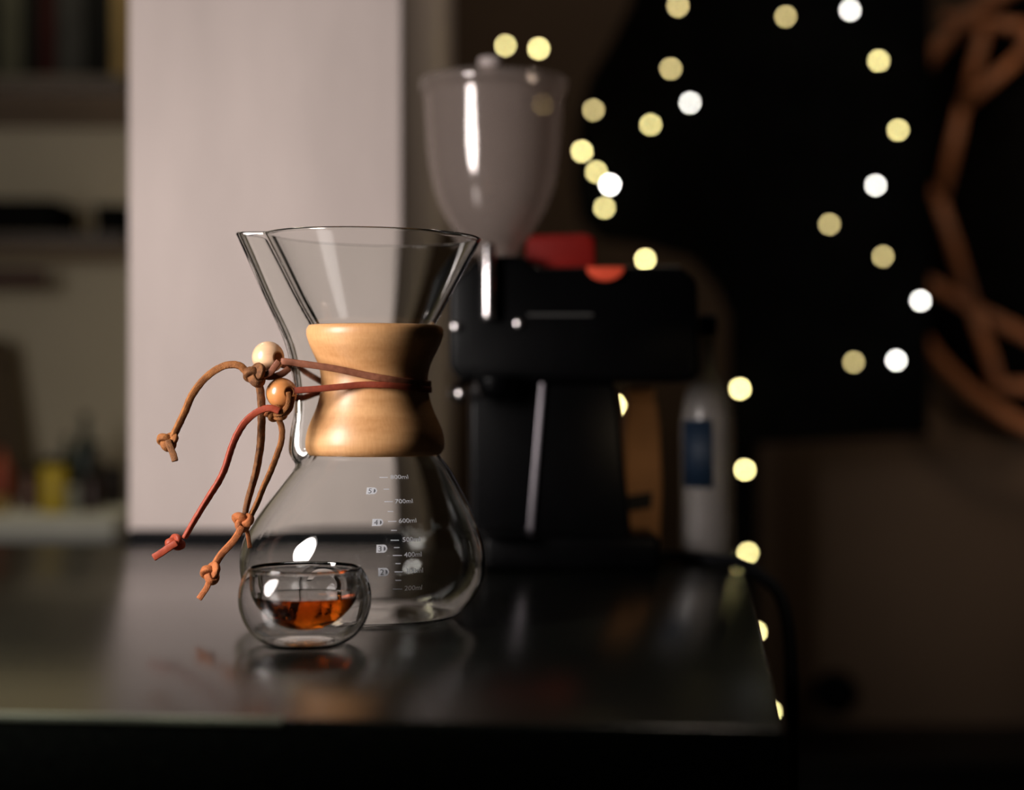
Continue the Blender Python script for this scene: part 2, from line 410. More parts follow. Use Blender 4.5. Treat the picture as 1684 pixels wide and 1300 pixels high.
collz = sorted([(z, r) for r, z in coll[3:-2]])
def rc(z): return interp(collz, z)

# --- leather cord: two turns round the waist, then through the beads
def wrap(tab, zback, end_pt, m):
    """tab: pixel (x, y) on the front of the collar, left to right"""
    pts = []
    for x, y in tab:
        z = zy(y); R = rc(z)+0.0011
        q = max(-1, min(1, (x-613)*s/R)); a = math.asin(q)
        pts.append(Vector((NCX+R*math.sin(a), DC-R*math.cos(a), z)))
    z1 = pts[-1].z; a1 = math.atan2(pts[-1].x-NCX, DC-pts[-1].y)
    for k in range(1, 14):
        a = a1+(math.radians(243)-a1)*k/13; z = z1+(zback-z1)*k/13; R = rc(z)+0.0011
        pts.append(Vector((NCX+R*math.sin(a), DC-R*math.cos(a), z)))
    return pts
def out_n(i, p): return Vector((p.x-NCX, p.y-DC, 0)).normalized()
bead1 = P(441, 588, 0.905); bead2 = P(463, 647, 0.900)
w1 = [P(462, 594, 0.8990), P(500, 599, 0.8985), P(550, 606.5, 0.8984)]+wrap([(603,617),(630,622),(655,626),(685,630),(704,632)], zy(630), None, None)+[P(486, 606, 0.940), P(462, 600, 0.912)]
w2 = [P(480, 643, 0.8970), P(515, 640.5, 0.8975), P(555, 637, 0.8984)]+wrap([(603,633.5),(630,633.5),(655,634.5),(685,638),(705,641)], zy(643), None, None)+[P(494, 655, 0.936), P(480, 652, 0.909)]
def blendn(i, p):
    v = Vector((p.x-NCX, p.y-DC, 0)).normalized()
    return v
tag(sweep('leather_strap', catmull(w1, 5), 0.0036, 0.0017, M['strap'], carafe, normal=blendn, jitter=0.02), 'flat brown leather strap round the collar')
tag(sweep('leather_strap', catmull(w2, 5), 0.0034, 0.0018, M['strap_red'], carafe, normal=blendn, jitter=0.02), 'reddish leather strap round the collar, lower turn')
def bead(c, r, m, ax, lab):
    # a turned bead with a hole along ax
    prof = []; rh = r*0.33; n = 40
    a0 = math.asin(rh/r)
    outer = [(r*math.sin(a), r*math.cos(a)) for a in [PI-a0-(PI-2*a0)*i/22 for i in range(23)]]
    holez = r*math.cos(a0)
    innerp = [(rh*0.93, holez*0.96), (rh*0.9, holez*0.5), (rh*0.9, 0), (rh*0.9, -holez*0.5), (rh*0.93, -holez*0.96)]
    prof = outer+innerp+[outer[0]]
    vs, fs = lathe_data(prof, 0, 0, n)
    q = Vector(ax).to_track_quat('Z', 'Y').to_matrix()
    vs = [q @ Vector(v)+c for v in vs]
    o = meshobj('wooden_bead', vs, fs, m, carafe)
    bm = bmesh.new(); bm.from_mesh(o.data); bmesh.ops.remove_doubles(bm, verts=bm.verts, dist=1e-7); bmesh.ops.recalc_face_normals(bm, faces=bm.faces); bm.to_mesh(o.data); bm.free()
    tag(o, lab)
bead(bead1, 26.5*0.905/F, M['pale_bead'], (0.74, -0.66, -0.02), 'pale wooden bead')
bead(bead2, 25.5*0.900/F, M['amber_bead'], (0.64, -0.75, 0.05), 'amber wooden bead')
DCD = 0.897
def knot(cpx, cpy, D, R, m, lab=None, thick=0.0030, tilt=0.0, sq=1.0):
    """a small overhand (trefoil) knot of the same strip"""
    c = P(cpx, cpy, D); pts = []
    Rm = R*D/F
    for i in range(54):
        t = 2*PI*i/54
        x = (math.sin(t)+2*math.sin(2*t))/3; y = (math.cos(t)-2*math.cos(2*t))/3; z = -math.sin(3*t)*0.42
        xr = x*math.cos(tilt)-y*math.sin(tilt); yr = x*math.sin(tilt)+y*math.cos(tilt)
        pts.append(c+Vector((xr*Rm, z*Rm, yr*Rm*sq)))
    o = sweep('knot', pts, thick, thick*0.8, m, carafe, closed=True, jitter=0.03)
    if lab: tag(o, lab)
    return o
def strand(tab, D0, D1, wpx, m, lab=None, tw=0.0, th=0.6):
    n = len(tab); pts = [P(x, y, D0+(D1-D0)*i/(n-1)) for i, (x, y) in enumerate(tab)]
    W = wpx*D0/F; cp = catmull(pts, 7); L_ = len(cp)
    def nrm(i, p): a = tw*i/L_; return Vector((math.sin(a+0.3), -math.cos(a+0.3), 0.2))
    o = sweep('cord_strand', cp, W, W*th, m, carafe, normal=nrm, jitter=0.05)
    if lab: tag(o, lab)
# cord between straps and knots, out of the bead holes
strand([(459,594),(452,603),(443,614),(428,618)], 0.893, 0.893, 11, M['strap'], 'leather looping from the pale bead')
strand([(476,606),(462,616),(445,620),(425,617)], 0.902, 0.897, 11, M['strap'])
strand([(474,645),(475,655),(472,668),(462,680),(450,682)], 0.888, 0.890, 8, M['tan'], 'suede loop out of the amber bead')
strand([(480,652),(479,664),(474,676),(462,684),(447,684),(436,680)], 0.890, 0.893, 10, M['orange'])
knot(420, 617, 0.893, 15, M['suede'], 'dark suede knot beside the pale bead', 0.0042, 0.5)
knot(455, 681, 0.893, 12, M['tan'], 'suede knot under the amber bead', 0.0036, 1.2, 0.8)
strand([(414,622),(405,612),(396,603),(384,600),(369,602),(350,612),(332,628),(315,652),(303,680),(292,703),(283,722)], 0.893, 0.890, 12, M['tan'], 'tan cord arching out to the left', 0.6)
knot(276, 726, 0.890, 14.5, M['tan'], 'knot at the end of the tan cord', 0.0036, 0.2, 0.8)
strand([(276,724),(280,736),(285,748),(288,759)], 0.886, 0.884, 11, M['suede'], 'short cut end below the knot')
strand([(460,677),(447,672),(434,673),(418,681),(402,696),(389,717),(379,742),(371,768),(361,790),(346,814),(331,838),(316,863),(303,886)], 0.888, 0.886, 11.5, M['red'], 'red leather cord hanging down to the left', 1.0)
knot(288, 893, 0.886, 12.5, M['red'], 'knot at the end of the red cord', 0.0034, 0.9, 0.75)
strand([(291,893),(278,901),(265,910),(252,918)], 0.882, 0.880, 12, M['red'], 'flat cut end of the red cord')
strand([(420,622),(427,638),(430,665),(430,700),(428,735),(422,772),(413,805),(406,830),(402,852)], 0.897, 0.892, 13, M['suede'], 'dark suede cord hanging straight down', 1.2)
strand([(455,684),(463,702),(463,724),(455,750),(444,778),(434,800),(424,825),(412,850)], 0.895, 0.893, 10, M['tan'], 'cord running down behind the dark one', 0.8)
knot(399, 858, 0.890, 14, M['orange'], 'knot joining two hanging cords', 0.0038, 2.0, 0.9)
strand([(404,866),(408,882),(411,902)], 0.893, 0.893, 7, M['orange'], 'thin cut end below the joining knot')
strand([(398,866),(391,880),(379,896),(364,912),(353,930)], 0.888, 0.882, 12, M['orange'], 'orange cord slanting down to the lowest knot', 0.5)
knot(347, 943, 0.880, 13, M['orange'], 'lowest knot of the cord', 0.0037, 0.4, 1.1)
strand([(345,952),(341,965),(334,976),(327,986)], 0.879, 0.877, 10, M['orange'], 'frayed end of the lowest cord')

# --- printed scale on the glass
def on_glass(px, py):
    d = Vector(((px-HX)/F, 1, -(py-HY)/F)); lo, hi = 0.80, DC
    for _ in range(60):
        t = (lo+hi)/2; p = Vector((0, 0, CZ))+d*t
        if math.hypot(p.x-ccx(p.z), p.y-DC) > r0(p.z)+0.00015: lo = t
        else: hi = t
    p = Vector((0, 0, CZ))+d*lo
    return math.atan2(p.x-ccx(p.z), DC-p.y), p.z
def glass_pt(a0, z0, u, v, out=0.00015):
    dz = 0.001; sl = (r0(z0+dz)-r0(z0-dz))/(2*dz); cb = 1/math.sqrt(1+sl*sl)
    z = z0+v*cb; r = r0(z)+out; a = a0+u/r0(z0)
    return (ccx(z)+r*math.sin(a), DC-r*math.cos(a), z)
def tick(x0, x1, y):
    a0, z0 = on_glass(x0, y); a1, z1 = on_glass(x1, y); h = 0.00022; n = 6
    vs = []; L_ = (a1-a0)*r0(z0)
    for k in range(n+1):
        u = L_*k/n
        for v in (-h, h):
            vs.append(glass_pt(a0, z0+(z1-z0)*k/n, u, v, 0.00010)); vs.append(glass_pt(a0, z0+(z1-z0)*k/n, u, v, 0.00020))
    fs = []
    for k in range(n):
        a = 4*k; b_ = a+4
        fs += [(a, b_, b_+2, a+2), (a+1, a+3, b_+3, b_+1), (a, a+1, b_+1, b_), (a+2, b_+2, b_+3, a+3)]
    fs += [(0, 2, 3, 1), (4*n, 4*n+1, 4*n+3, 4*n+2)]
    meshobj('scale_line', vs, fs, M['print'], gb, False)
def text_mesh(body, size, bold=0.0):
    cu = bpy.data.curves.new('t', 'FONT'); cu.body = body; cu.size = size; cu.resolution_u = 3; cu.offset = bold
    o = bpy.data.objects.new('t', cu); COL.objects.link(o)
    dg = bpy.context.evaluated_depsgraph_get(); me = bpy.data.meshes.new_from_object(o.evaluated_get(dg))
    bpy.data.objects.remove(o); bpy.data.curves.remove(cu)
    return me
def printed(name, body, x, y, capx, m=None, out=0.00015, widthpx=None, bold=0.0):
    me = text_mesh(body, 1.0, bold)
    xs = [v.co.x for v in me.vertices]; ys = [v.co.y for v in me.vertices]
    a0, z0 = on_glass(x, y); sc = capx*s*0.94/(max(ys)-min(ys)); sx = sc if widthpx is None else widthpx*s*0.94/(max(xs)-min(xs))
    x_min = min(xs); ym = (max(ys)+min(ys))/2
    for v in me.vertices: v.co = glass_pt(a0, z0, (v.co.x-x_min)*sx, (v.co.y-ym)*sc, out)
    return link(name, me, m or M['print'], gb)
for x0, x1, y in ((624,638,785.6),(630.6,640,805),(632,646,825.5),(637.4,646.7,841.6),(638,652,858),(643,652.6,872.7),(642.5,656,889),(648,657,901),(646,661,914),(650.4,659,927.4),(649,662,941),(650.4,659.7,955),(646,661.4,969.4)):
    tick(x0, x1, y)
for body, x, y in (('800ml',642,785),('700ml',649.6,825),('600ml',655.7,857),('500ml',662,888),('400ml',664.5,913),('300ml',667,939.5),('200ml',665.3,968)):
    printed('volume_mark', body, x, y, 8.3, widthpx=31.5, bold=0.012)
M['print_dark'] = mat('dark_print', (0.10, 0.10, 0.11), 0.6, var=0.02)
for body, x0, x1, y0, y1 in (('5',602.7,620.5,801.5,814),('4',612,630.6,853.5,866),('3',619,637,896.5,909.6),('2',622,640,935,948)):
    # cup-shaped badge: flat left end, rounded right end, with handle slit and cut number
    a0, z0 = on_glass(x0, (y0+y1)/2); W = (x1-x0)*s*0.94; H = (y1-y0)*s*0.97
    out = [(0, -H/2), (0, H/2)]+[(W-H/2+H/2*math.sin(a), H/2*math.cos(a)) for a in [PI*i/10 for i in range(11)]]
    # fan mesh subdivided by columns so it follows the glass
    cols = 12; vs = []; fs = []
    for i in range(cols+1):
        u = W*i/cols; h = H/2 if u < W-H/2 else math.sqrt(max(0, (H/2)**2-(u-(W-H/2))**2))
        h = max(h, 1e-5)
        for v in (-h, h): vs.append(glass_pt(a0, z0, u, v, 0.00012))
    for i in range(cols): fs.append((2*i, 2*i+2, 2*i+3, 2*i+1))
    bd = meshobj('cup_badge', vs, fs, M['print'], gb, False)
    tag(bd, 'white cup-shaped mark with the number '+body)
    printed('cup_number', body, x0+3.2, (y0+y1)/2, 9.2, M['print_dark'], 0.0002)
    vs, fs = [], []
    for i in range(9):
        a = PI*i/8; cx_ = W-H/2-0.0002
        for rr in (0.0, 1.0):
            ux = cx_+H*0.10+(H*0.22*math.sin(a) if rr else 0); vs.append(glass_pt(a0, z0, ux, H*0.28*math.cos(a), 0.0002))
    for i in range(8): fs.append((2*i, 2*i+1, 2*i+3, 2*i+2))
    meshobj('cup_handle_mark', vs, fs, M['print_dark'], gb, False)

# ------------------------------------------------------------------ double-walled cup and the tea in it
DU = 0.840; s2 = DU/F; CUX = (501.5-HX)*s2
def z2(y): return (1060-y)*s2
outp = [(985,109),(975,108.7),(962,106.5),(950,102.5),(941,97.5),(934.5,91.8)]
low = [(1060,58),(1058.5,64),(1053,74),(1045,84.5),(1035,93),(1022,100.5),(1008,105.6),(996,108.3)]
bowl = [(934.5,88.0),(942,87.0),(950,86.8),(960,86.8),(970,86),(980,83.3),(990,78.3),(1000,71),(1010,61.5),(1018,51.5),(1025,40),(1030,28),(1033,14),(1033.6,0)]
O_tab = sorted([(z2(y), r*s2) for y, r in low+outp]); 
def dense(tab, n=3):
    out = []
    for i in range(len(tab)-1):
        p0 = tab[max(i-1,0)]; p1 = tab[i]; p2 = tab[i+1]; p3 = tab[min(i+2,len(tab)-1)]
        for k in range(n):
            t = k/n
            f = lambda a, b, c_, d: 0.5*((2*b)+(c_-a)*t+(2*a-5*b+4*c_-d)*t*t+(3*b-a-3*c_+d)*t**3)
            out.append((f(p0[0],p1[0],p2[0],p3[0]), f(p0[1],p1[1],p2[1],p3[1])))
    out.append(tab[-1]); return out
outer_prof = dense([(r*s2, z2(y)) for y, r in low+outp])
bowl_prof = dense([(r*s2, z2(y)) for y, r in bowl])
def offset(prof, d):   # along the normal to the left of the walking direction
    out = []
    for i, (r, z) in enumerate(prof):
        a = prof[max(i-1, 0)]; b_ = prof[min(i+1, len(prof)-1)]
        tx, tz = b_[0]-a[0], b_[1]-a[1]; l = math.hypot(tx, tz) or 1
        out.append((max(0, r-tz/l*d), z+tx/l*d))
    return out
gt = 0.0010
rimc = ((outer_prof[-1][0]+bowl_prof[0][0])/2, z2(934.5)); rw = (outer_prof[-1][0]-bowl_prof[0][0])/2
rim = [(rimc[0]+rw*math.cos(math.radians(a)), rimc[1]+rw*1.15*math.sin(math.radians(a))) for a in (20, 45, 70, 90, 110, 135, 160)]
S1 = [(0, 0.0016), (0.008, 0.0014), (0.013, 0.0006), (0.0155, 0.0)]+outer_prof+rim+bowl_prof
v1, f1 = lathe_data(S1, CUX, DU, 96)
oc = [p for p in offset(outer_prof, gt) if p[1] < z2(937.5)]
bc = [p for p in offset(bowl_prof, gt)]   # walking down: left is outward/below
bc = [(p[0], p[1]) for p in bc if p[1] < z2(937.5)]
bc[-1] = (0.0, bowl_prof[-1][1]-gt)
top_mid = ((oc[-1][0]+bc[0][0])/2, oc[-1][1]+0.0003)
S2 = [(0, 0.0032), (0.008, 0.0030), (0.013, 0.0022), (0.0155, 0.0014)]+[p for p in oc if p[1] > 0.0014]+[top_mid]+bc
v2, f2 = lathe_data(S2, CUX, DU, 96, off=len(v1))
f2 = [tuple(reversed(f)) for f in f2]
cup = thing('tea_cup', (CUX, DU, 0), 'small round double-walled glass cup in front of the carafe', 'cup')
meshobj('glass_wall', v1+v2, f1+f2, M['cup_glass'], cup)
zl = z2(978.5)
lp = [p for p in offset(bowl_prof, 0.00008) if p[1] < zl]; lp[-1] = (0.0, bowl_prof[-1][1]-0.00008)
rl = lp[0][0]
tea_prof = list(reversed(lp))+[(rl*1.003, zl), (rl*0.985, zl-0.00025), (rl*0.95, zl-0.0004), (rl*0.5, zl-0.0004), (0, zl-0.0004)]
tea = lathe('tea', tea_prof, CUX, DU, M['tea'], None, 96)
tag(tea, 'amber red tea filling the lower bowl of the small glass cup', 'drink')

# ------------------------------------------------------------------ coffee grinder behind
DG = 1.25
def G(px, py, D=DG): return P(px, py, D)
gr = thing('coffee_grinder', (G(920, 900).x, DG, 0), 'black electric coffee grinder with smoky plastic hopper behind the carafe', 'coffee grinder')
hx = G(812, 0).x
def hp(lst): return [(r*DG/F, G(0, y).z) for y, r in lst]
prof_o = dense(hp([(420,38),(405,44),(392,56),(376,68),(353,82),(325,94),(300,101),(265,107),(232,110.5),(180,113.5),(152,115)]), 3)
hop_s = prof_o+[(prof_o[-1][0]-0.0012, prof_o[-1][1])]+[(r-0.0018, z) for r, z in reversed(prof_o)]
ho = lathe('hopper', hop_s+[hop_s[0]], hx, DG, M['hopper'], gr, 72); tag(ho, 'smoky translucent plastic bean hopper')
lid = lathe('hopper_lid', [(0, G(0,139).z)]+hp([(139,112),(152,116),(152,121),(140,122),(133,121),(130,117),(126,60),(125,0)]), hx, DG, M['hopper'], ho, 72); tag(lid, 'flat translucent lid')
lathe('lid_knob', hp([(127,0),(127,12),(115,13),(108,19),(99,20),(95,17),(94,0)]), G(806, 0).x, DG, M['knob'], ho, 32)
def gbox(name, x0, x1, y0, y1, D0, D1, m, bev, parent=gr):
    a = P(x0, y1, D0); b_ = P(x1, y0, D0)
    return box(name, (a.x, D0, a.z), (b_.x, D1, b_.z), m, parent, bev)
hs = prism('motor_housing', [(P(x, y, 1.195).x, P(x, y, 1.195).z) for x, y in ((737,468),(775,430),(800,420),(865,420),(880,440),(1120,436),(1148,462),(1152,612),(1138,630),(760,630),(737,606))], 1.195, 1.305, M['black_metal'], gr, 0.005)
tag(hs, 'black box housing of the motor')
prism('support_column', [(P(x, y, 1.205).x, P(x, y, 1.205).z) for x, y in ((772,628),(1012,628),(1022,700),(1030,790),(1040,892),(772,892))], 1.205, 1.25, M['black_metal'], gr, 0.004)
a = P(795, 935, 1.185); b_ = P(1086, 882, 1.185)
box('base_plate', (a.x, 1.185, 0.0), (b_.x, 1.256, b_.z), M['black_metal'], gr, 0.004)
tray = box('grounds_tray', (P(792, 0, 1.165).x, 1.165, b_.z), (P(866, 0, 1.165).x, 1.21, b_.z+0.004), M['black_metal'], gr, 0.001)
prism('corner_highlight', [(P(x, y, 1.2045).x, P(x, y, 1.2045).z) for x, y in ((890,612),(897,612),(876,880),(867,880))], 1.2015, 1.2052, M['brushed'], gr, 0.0006).data  # steel strip stands in for the highlight on the column's front corner
lathe('chrome_post', [(0, P(0,528,1.19).z), (0.0042, P(0,527,1.19).z), (0.0047, P(0,520,1.19).z), (0.0047, P(0,404,1.19).z), (0.004, P(0,400,1.19).z), (0, P(0,400,1.19).z)], P(803, 0, 1.19).x, 1.188, M['chrome'], gr, 24)
for x, y in ((750,537),(853,532),(757,648)):
    c_ = P(x, y, 1.19); ball('screw', (c_.x, 1.193, c_.z), 0.0036, M['chrome'], gr, sy=0.6)
gbox('badge_line', 868, 975, 516, 520, 1.1925, 1.1955, mat('dull_line', (0.03, 0.028, 0.025), 0.6), 0)
rk = prism('red_cap', [(P(x, y, 1.24).x, P(x, y, 1.24).z) for x, y in ((864,446),(864,402),(874,391),(960,388),(977,396),(979,446))], 1.215, 1.275, M['red_plastic'], gr, 0.003)
tag(rk, 'dark red plastic cap')
pts = [(996+31*math.cos(t), 439+23*math.sin(t)) for t in [PI*i/14 for i in range(15)]]
dl = prism('dial', [(P(x, y, 1.19).x, P(x, y, 1.19).z) for x, y in pts], 1.190, 1.196, M['orange_red'], gr, 0.0006); tag(dl, 'orange red half-round dial')
# dosing fork under the housing, left
fk = sweep('dosing_fork', catmull([P(770,625,1.19), P(745,640,1.17), P(742,652,1.15), P(760,660,1.14)], 6), 0.004, 0.004, M['black_metal'], gr, power=1)
lathe('grounds_chute', hp([(655,0),(655,24),(640,30),(628,34),(620,34),(620,0)]), P(815, 0, 1.2).x, 1.19, M['black_metal'], gr, 32)

# kraft bag and clear bottle behind, to the right of the grinder
bag = thing('coffee_bag', (P(1062, 0, 1.27).x, 1.275, 0), 'brown kraft paper bag partly hidden behind the grinder', 'bag')
kb = prism('bag_body', [(P(x, y, 1.27).x, max(0.0, P(x, y, 1.27).z)) for x, y in ((1025,919),(1084,919),(1088,800),(1084,700),(1078,655),(1030,655),(1024,710))], 1.264, 1.294, M['kraft'], bag, 0.004)
prism('bag_fold', [(P(x, y, 1.27).x, P(x, y, 1.27).z) for x, y in ((1030,656),(1078,656),(1077,637),(1031,637))], 1.272, 1.284, M['kraft'], bag, 0.001)
bb = prism('bag_label', [(P(x, y, 1.27).x, P(x, y, 1.27).z) for x, y in ((1026,815),(1072,808),(1070,835),(1027,842))], 1.2625, 1.2642, M['black'], bag); tag(bb, 'black label')
bo = thing('water_bottle', (P(1164, 0, 1.262).x, 1.262, 0), 'clear plastic bottle with blue label standing right of the grinder', 'bottle')
def bz(y): return P(0, y, 1.262).z
sb = 1.262/F
bp_ = dense([(0, 0.0008), (34*sb, 0.0), (43*sb, 0.002), (45*sb, 0.008), (45*sb, bz(870)), (44*sb, bz(820)), (45*sb, bz(760)), (45*sb, bz(705)), (43*sb, bz(684)), (36*sb, bz(648)), (21*sb, bz(622)), (13*sb, bz(600)), (13*sb, bz(545))], 3)
inn = [(max(0, r-0.0009), z+(0.001 if i < 8 else 0)) for i, (r, z) in enumerate(bp_)]
lathe('bottle_body', bp_+list(reversed(inn)), bo.location.x, 1.262, M['pet'], bo, 48)
lathe('bottle_cap', [(0, bz(552)), (15.5*sb, bz(552)), (15.5*sb, bz(522)), (13*sb, bz(518)), (0, bz(518))], bo.location.x, 1.262, M['blue'], bo, 32)
vs, fs = [], []
for i in range(17):
    t = PI*(1.12+0.40*i/16)
    for z in (bz(800), bz(690)): vs.append((bo.location.x+45.6*sb*math.cos(t), 1.262+45.6*sb*math.sin(t), z))
for i in range(16): fs.append((2*i, 2*i+2, 2*i+3, 2*i+1))
lb = meshobj('bottle_label', vs, fs, M['blue'], bo); sm = lb.modifiers.new('s', 'SOLIDIFY'); sm.thickness = 0.0002; tag(lb, 'dark blue label')

# black cable looping off the right edge of the table
cab = [(1060,926,1.235),(1120,922,1.235),(1175,924,1.215),(1222,934,1.19),(1255,950,1.17),(1281,978,1.15),(1294,1020,1.13),(1300,1075,1.11),(1302,1140,1.09),(1303,1220,1.08),(1302,1330,1.07)]
cpts = [P(*q) for q in cab]
for p in cpts[:4]: p.z = max(p.z, 0.0045)
cpts = cpts
cb_ = tube('power_cable', catmull(cpts, 8), 0.0042, M['rubber']); tag(cb_, 'thick black cable looping down off the right table edge', 'cable')

# ------------------------------------------------------------------ shelf niche on the left
DSF = 2.30
def spx(x, D=DSF): return (x-HX)/F*D
def shelf(y0, y1, lab):
    zt_, zb = P(0, y0, DSF).z, P(0, y1, DSF).z
    t = thing('wall_shelf', (spx(50), DSF, zb), lab, 'shelf', 'dark shelves left of the pale partition')
    box('shelf_board', (-0.98, DSF, zb+0.001), (spx(207)-0.001, WB-0.001, zt_), M['shelf'], t, 0.001)
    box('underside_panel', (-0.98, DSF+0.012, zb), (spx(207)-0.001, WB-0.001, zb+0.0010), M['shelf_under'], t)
    return zt_
z_up = shelf(124, 152, 'dark wooden shelf carrying books, the upper of two on the left')
z_lo = shelf(384, 405, 'dark wooden shelf with two black boxes, the lower of two on the left')
# books on the top shelf
bc_ = {'olive': (0.030, 0.030, 0.022), 'black': (0.0015, 0.0015, 0.0015), 'maroon': (0.014, 0.001, 0.001), 'char': (0.018, 0.018, 0.018), 'tan': (0.15, 0.105, 0.045)}
for x0, x1, y0, colr, lab in ((-70,-42,-60,'char','charcoal book at the far left end of the top shelf'),(-40,-8,-40,'black','black book just left of the olive one'),(-6,36,-45,'olive','olive grey book, widest spine on the top shelf'),(38,62,-70,'black','narrow black book between the olive and the maroon book'),(64,90,-50,'maroon','dark maroon book in the middle of the top shelf'),(92,140,-40,'char','charcoal grey book right of the maroon one'),(142,182,-70,'black','thick black book beside the tan one'),(184,209,-30,'tan','tan book against the pale partition')):
    x0 = spx(x0, 2.36); x1 = spx(x1, 2.36)-0.0008; zt_ = P(0, y0, 2.36).z
    bt = thing('book', ((x0+x1)/2, 2.36, z_up), lab, 'book', 'books on the top shelf')
    mm = bpy.data.materials.get('book_'+colr) or mat('book_'+colr, bc_[colr], 0.8, var=0.15, spec=0.1)
    y_ = 2.36+random.uniform(0, 0.01)
    bevel(box('cover', (x0, y_, z_up), (x1, y_+0.17, zt_), mm, bt), 0.002)
    pm = bpy.data.materials.get('book_pages') or mat('book_pages', (0.35, 0.30, 0.22), 0.9)
    box('pages', (x0+0.002, y_+0.004, zt_-0.0002), (x1-0.002, y_+0.166, zt_+0.001), pm, bt)
# black boxes on the lower shelf
for x0, x1, y0, lab in ((-60,90,328,'long black box lying on the lower shelf at the left'),(156,203,336,'short black box on the lower shelf beside the partition')):
    a0 = spx(x0, 2.37); a1 = spx(x1, 2.37); zt_ = P(0, y0, 2.37).z
    t = thing('storage_box', ((a0+a1)/2, 2.37, z_lo), lab, 'box')
    box('box_body', (a0, 2.37, z_lo), (a1, 2.5, z_lo+(zt_-z_lo)*0.72), M['black_cloth'], t, 0.002)
    box('box_lid', (a0-0.001, 2.368, z_lo+(zt_-z_lo)*0.72), (a1+0.001, 2.502, zt_), M['black_cloth'], t, 0.002)
# something dark red hanging below the shelf
t = tag(sweep('hanging_roll', [Vector((spx(x, 2.45), 2.45, P(0, 458, 2.45).z)) for x in (-60, -20, 20, 50, 78)], 0.026, 0.026, mat('dull_red_cloth', (0.07, 0.03, 0.025), 0.9), power=1), 'dull dark red roll hanging under the lower shelf', 'roll')
# grey counter and the things on it
zc = P(0, 852, 2.15).z
ct = thing('counter', (spx(60, 2.2), 2.3, P(0, 905, 2.15).z), 'pale grey counter board below the shelves left of the partition', 'counter')
box('counter_board', (-0.98, 2.15, P(0, 893, 2.15).z), (spx(209, 2.15)-0.016, WB-0.001, zc), M['grey_board'], ct, 0.003)
box('cabinet_front', (-0.98, 2.19, -0.76), (spx(209, 2.15)-0.016, 2.56, P(0, 893, 2.15).z), M['shelf'], ct)
def cbottle(px, D, rpx, ytop, colr, lab, name='bottle', cat='bottle', neck=True, cap=None, tr_=False):
    x = spx(px, D); r = rpx*D/F; zt_ = P(0, ytop, D).z; h = zt_-zc
    t = thing(name, (x, D, zc), lab, cat)
    mm = bpy.data.materials.get('paint_'+name+colr[0]) or mat('paint_'+name+colr[0], colr[1], 0.4)
    if neck:
        pr = dense([(0, zc), (r*0.96, zc), (r, zc+0.004), (r, zc+h*0.55), (r*0.85, zc+h*0.66), (r*0.38, zc+h*0.78), (r*0.32, zc+h*0.94), (0, zc+h*0.945)], 2)
        lathe('bottle_body', pr, x, D, mm, t, 28)
        lathe('cap', [(0, zc+h*0.93), (r*0.40, zc+h*0.93), (r*0.40, zt_-0.001), (0, zt_)], x, D, cap or M['black'], t, 20)
    else:
        lathe('jar_body', [(0, zc), (r*0.95, zc), (r, zc+0.004), (r, zc+h*0.82), (r*0.9, zc+h*0.86), (0, zc+h*0.86)], x, D, mm, t, 28)
        lathe('lid', [(0, zc+h*0.855), (r*0.95, zc+h*0.855), (r*0.97, zt_-0.002), (r*0.9, zt_), (0, zt_)], x, D, cap or M['black'], t, 28)
cbottle(88, 2.24, 22, 752, ('yellow', (0.42, 0.30, 0.01)), 'yellow jar with dark lid on the grey counter', 'jar', 'jar', False)
cbottle(110, 2.40, 16, 716, ('green', (0.01, 0.022, 0.016)), 'dark green bottle behind the yellow jar')
cbottle(140, 2.34, 19, 680, ('darkgreen', (0.006, 0.014, 0.01)), 'tallest dark bottle on the counter, right of the yellow jar')
cbottle(160, 2.46, 16, 728, ('brown', (0.10, 0.045, 0.025)), 'brown bottle behind and right of the tallest dark bottle')
cbottle(186, 2.36, 20, 766, ('nearblack', (0.008, 0.004, 0.004)), 'squat nearly black jar beside the partition', 'jar', 'jar', False)
cbottle(150, 2.26, 18, 778, ('maroon', (0.02, 0.008, 0.006)), 'short dark jar in front of the tallest bottle', 'jar', 'jar', False)
cbottle(120, 2.22, 9, 800, ('grey', (0.20, 0.21, 0.17)), 'small grey green pot right of the yellow jar', 'pot', 'pot', False, cap=M['grey_board'])
cbottle(48, 2.30, 20, 772, ('rust', (0.07, 0.03, 0.018)), 'dull brown jar left of the yellow jar', 'jar', 'jar', False)
cbottle(2, 2.30, 17, 728, ('orange', (0.22, 0.03, 0.004)), 'orange red bottle at the left picture edge')
cbottle(-4, 2.22, 16, 812, ('ochre', (0.25, 0.17, 0.04)), 'ochre pot in front of the orange bottle', 'pot', 'pot', False)
# a dark brown board leaning at the far left
lean = prism('leaning_board', [(spx(x, 2.5), P(0, y, 2.5).z) for x, y in ((-90,852),(52,838),(46,760),(18,560),(-90,540))], 2.49, 2.50, mat('dark_brown_board', (0.07, 0.045, 0.02), 0.8))
tag(lean, 'dark brown board leaning against the khaki wall at far left', 'board')

# ------------------------------------------------------------------ right background
DP = 2.28
blk = thing('black_hanging', (P(1360, 0, DP).x, DP, P(0, 722, DP).z), 'large flat black cloth panel behind the string lights', 'wall hanging')
prism('cloth_panel', [(P(x, y, DP).x, P(x, y, DP).z) for x, y in ((1048,-140),(1040,0),(1005,70),(968,130),(950,200),(945,300),(955,360),(990,395),(1060,402),(1140,425),(1180,470),(1202,520),(1206,735),(1300,728),(1527,716),(1530,400),(1532,-140))], DP, DP+0.02, M['black_cloth'], blk)
po = tag(box('black_post', (P(1204, 0, 2.33).x, 2.33, -0.76), (P(1247, 0, 2.33).x, 2.37, P(0, 500, 2.33).z), M['black_cloth']), 'narrow black post standing under the black cloth panel', 'post')
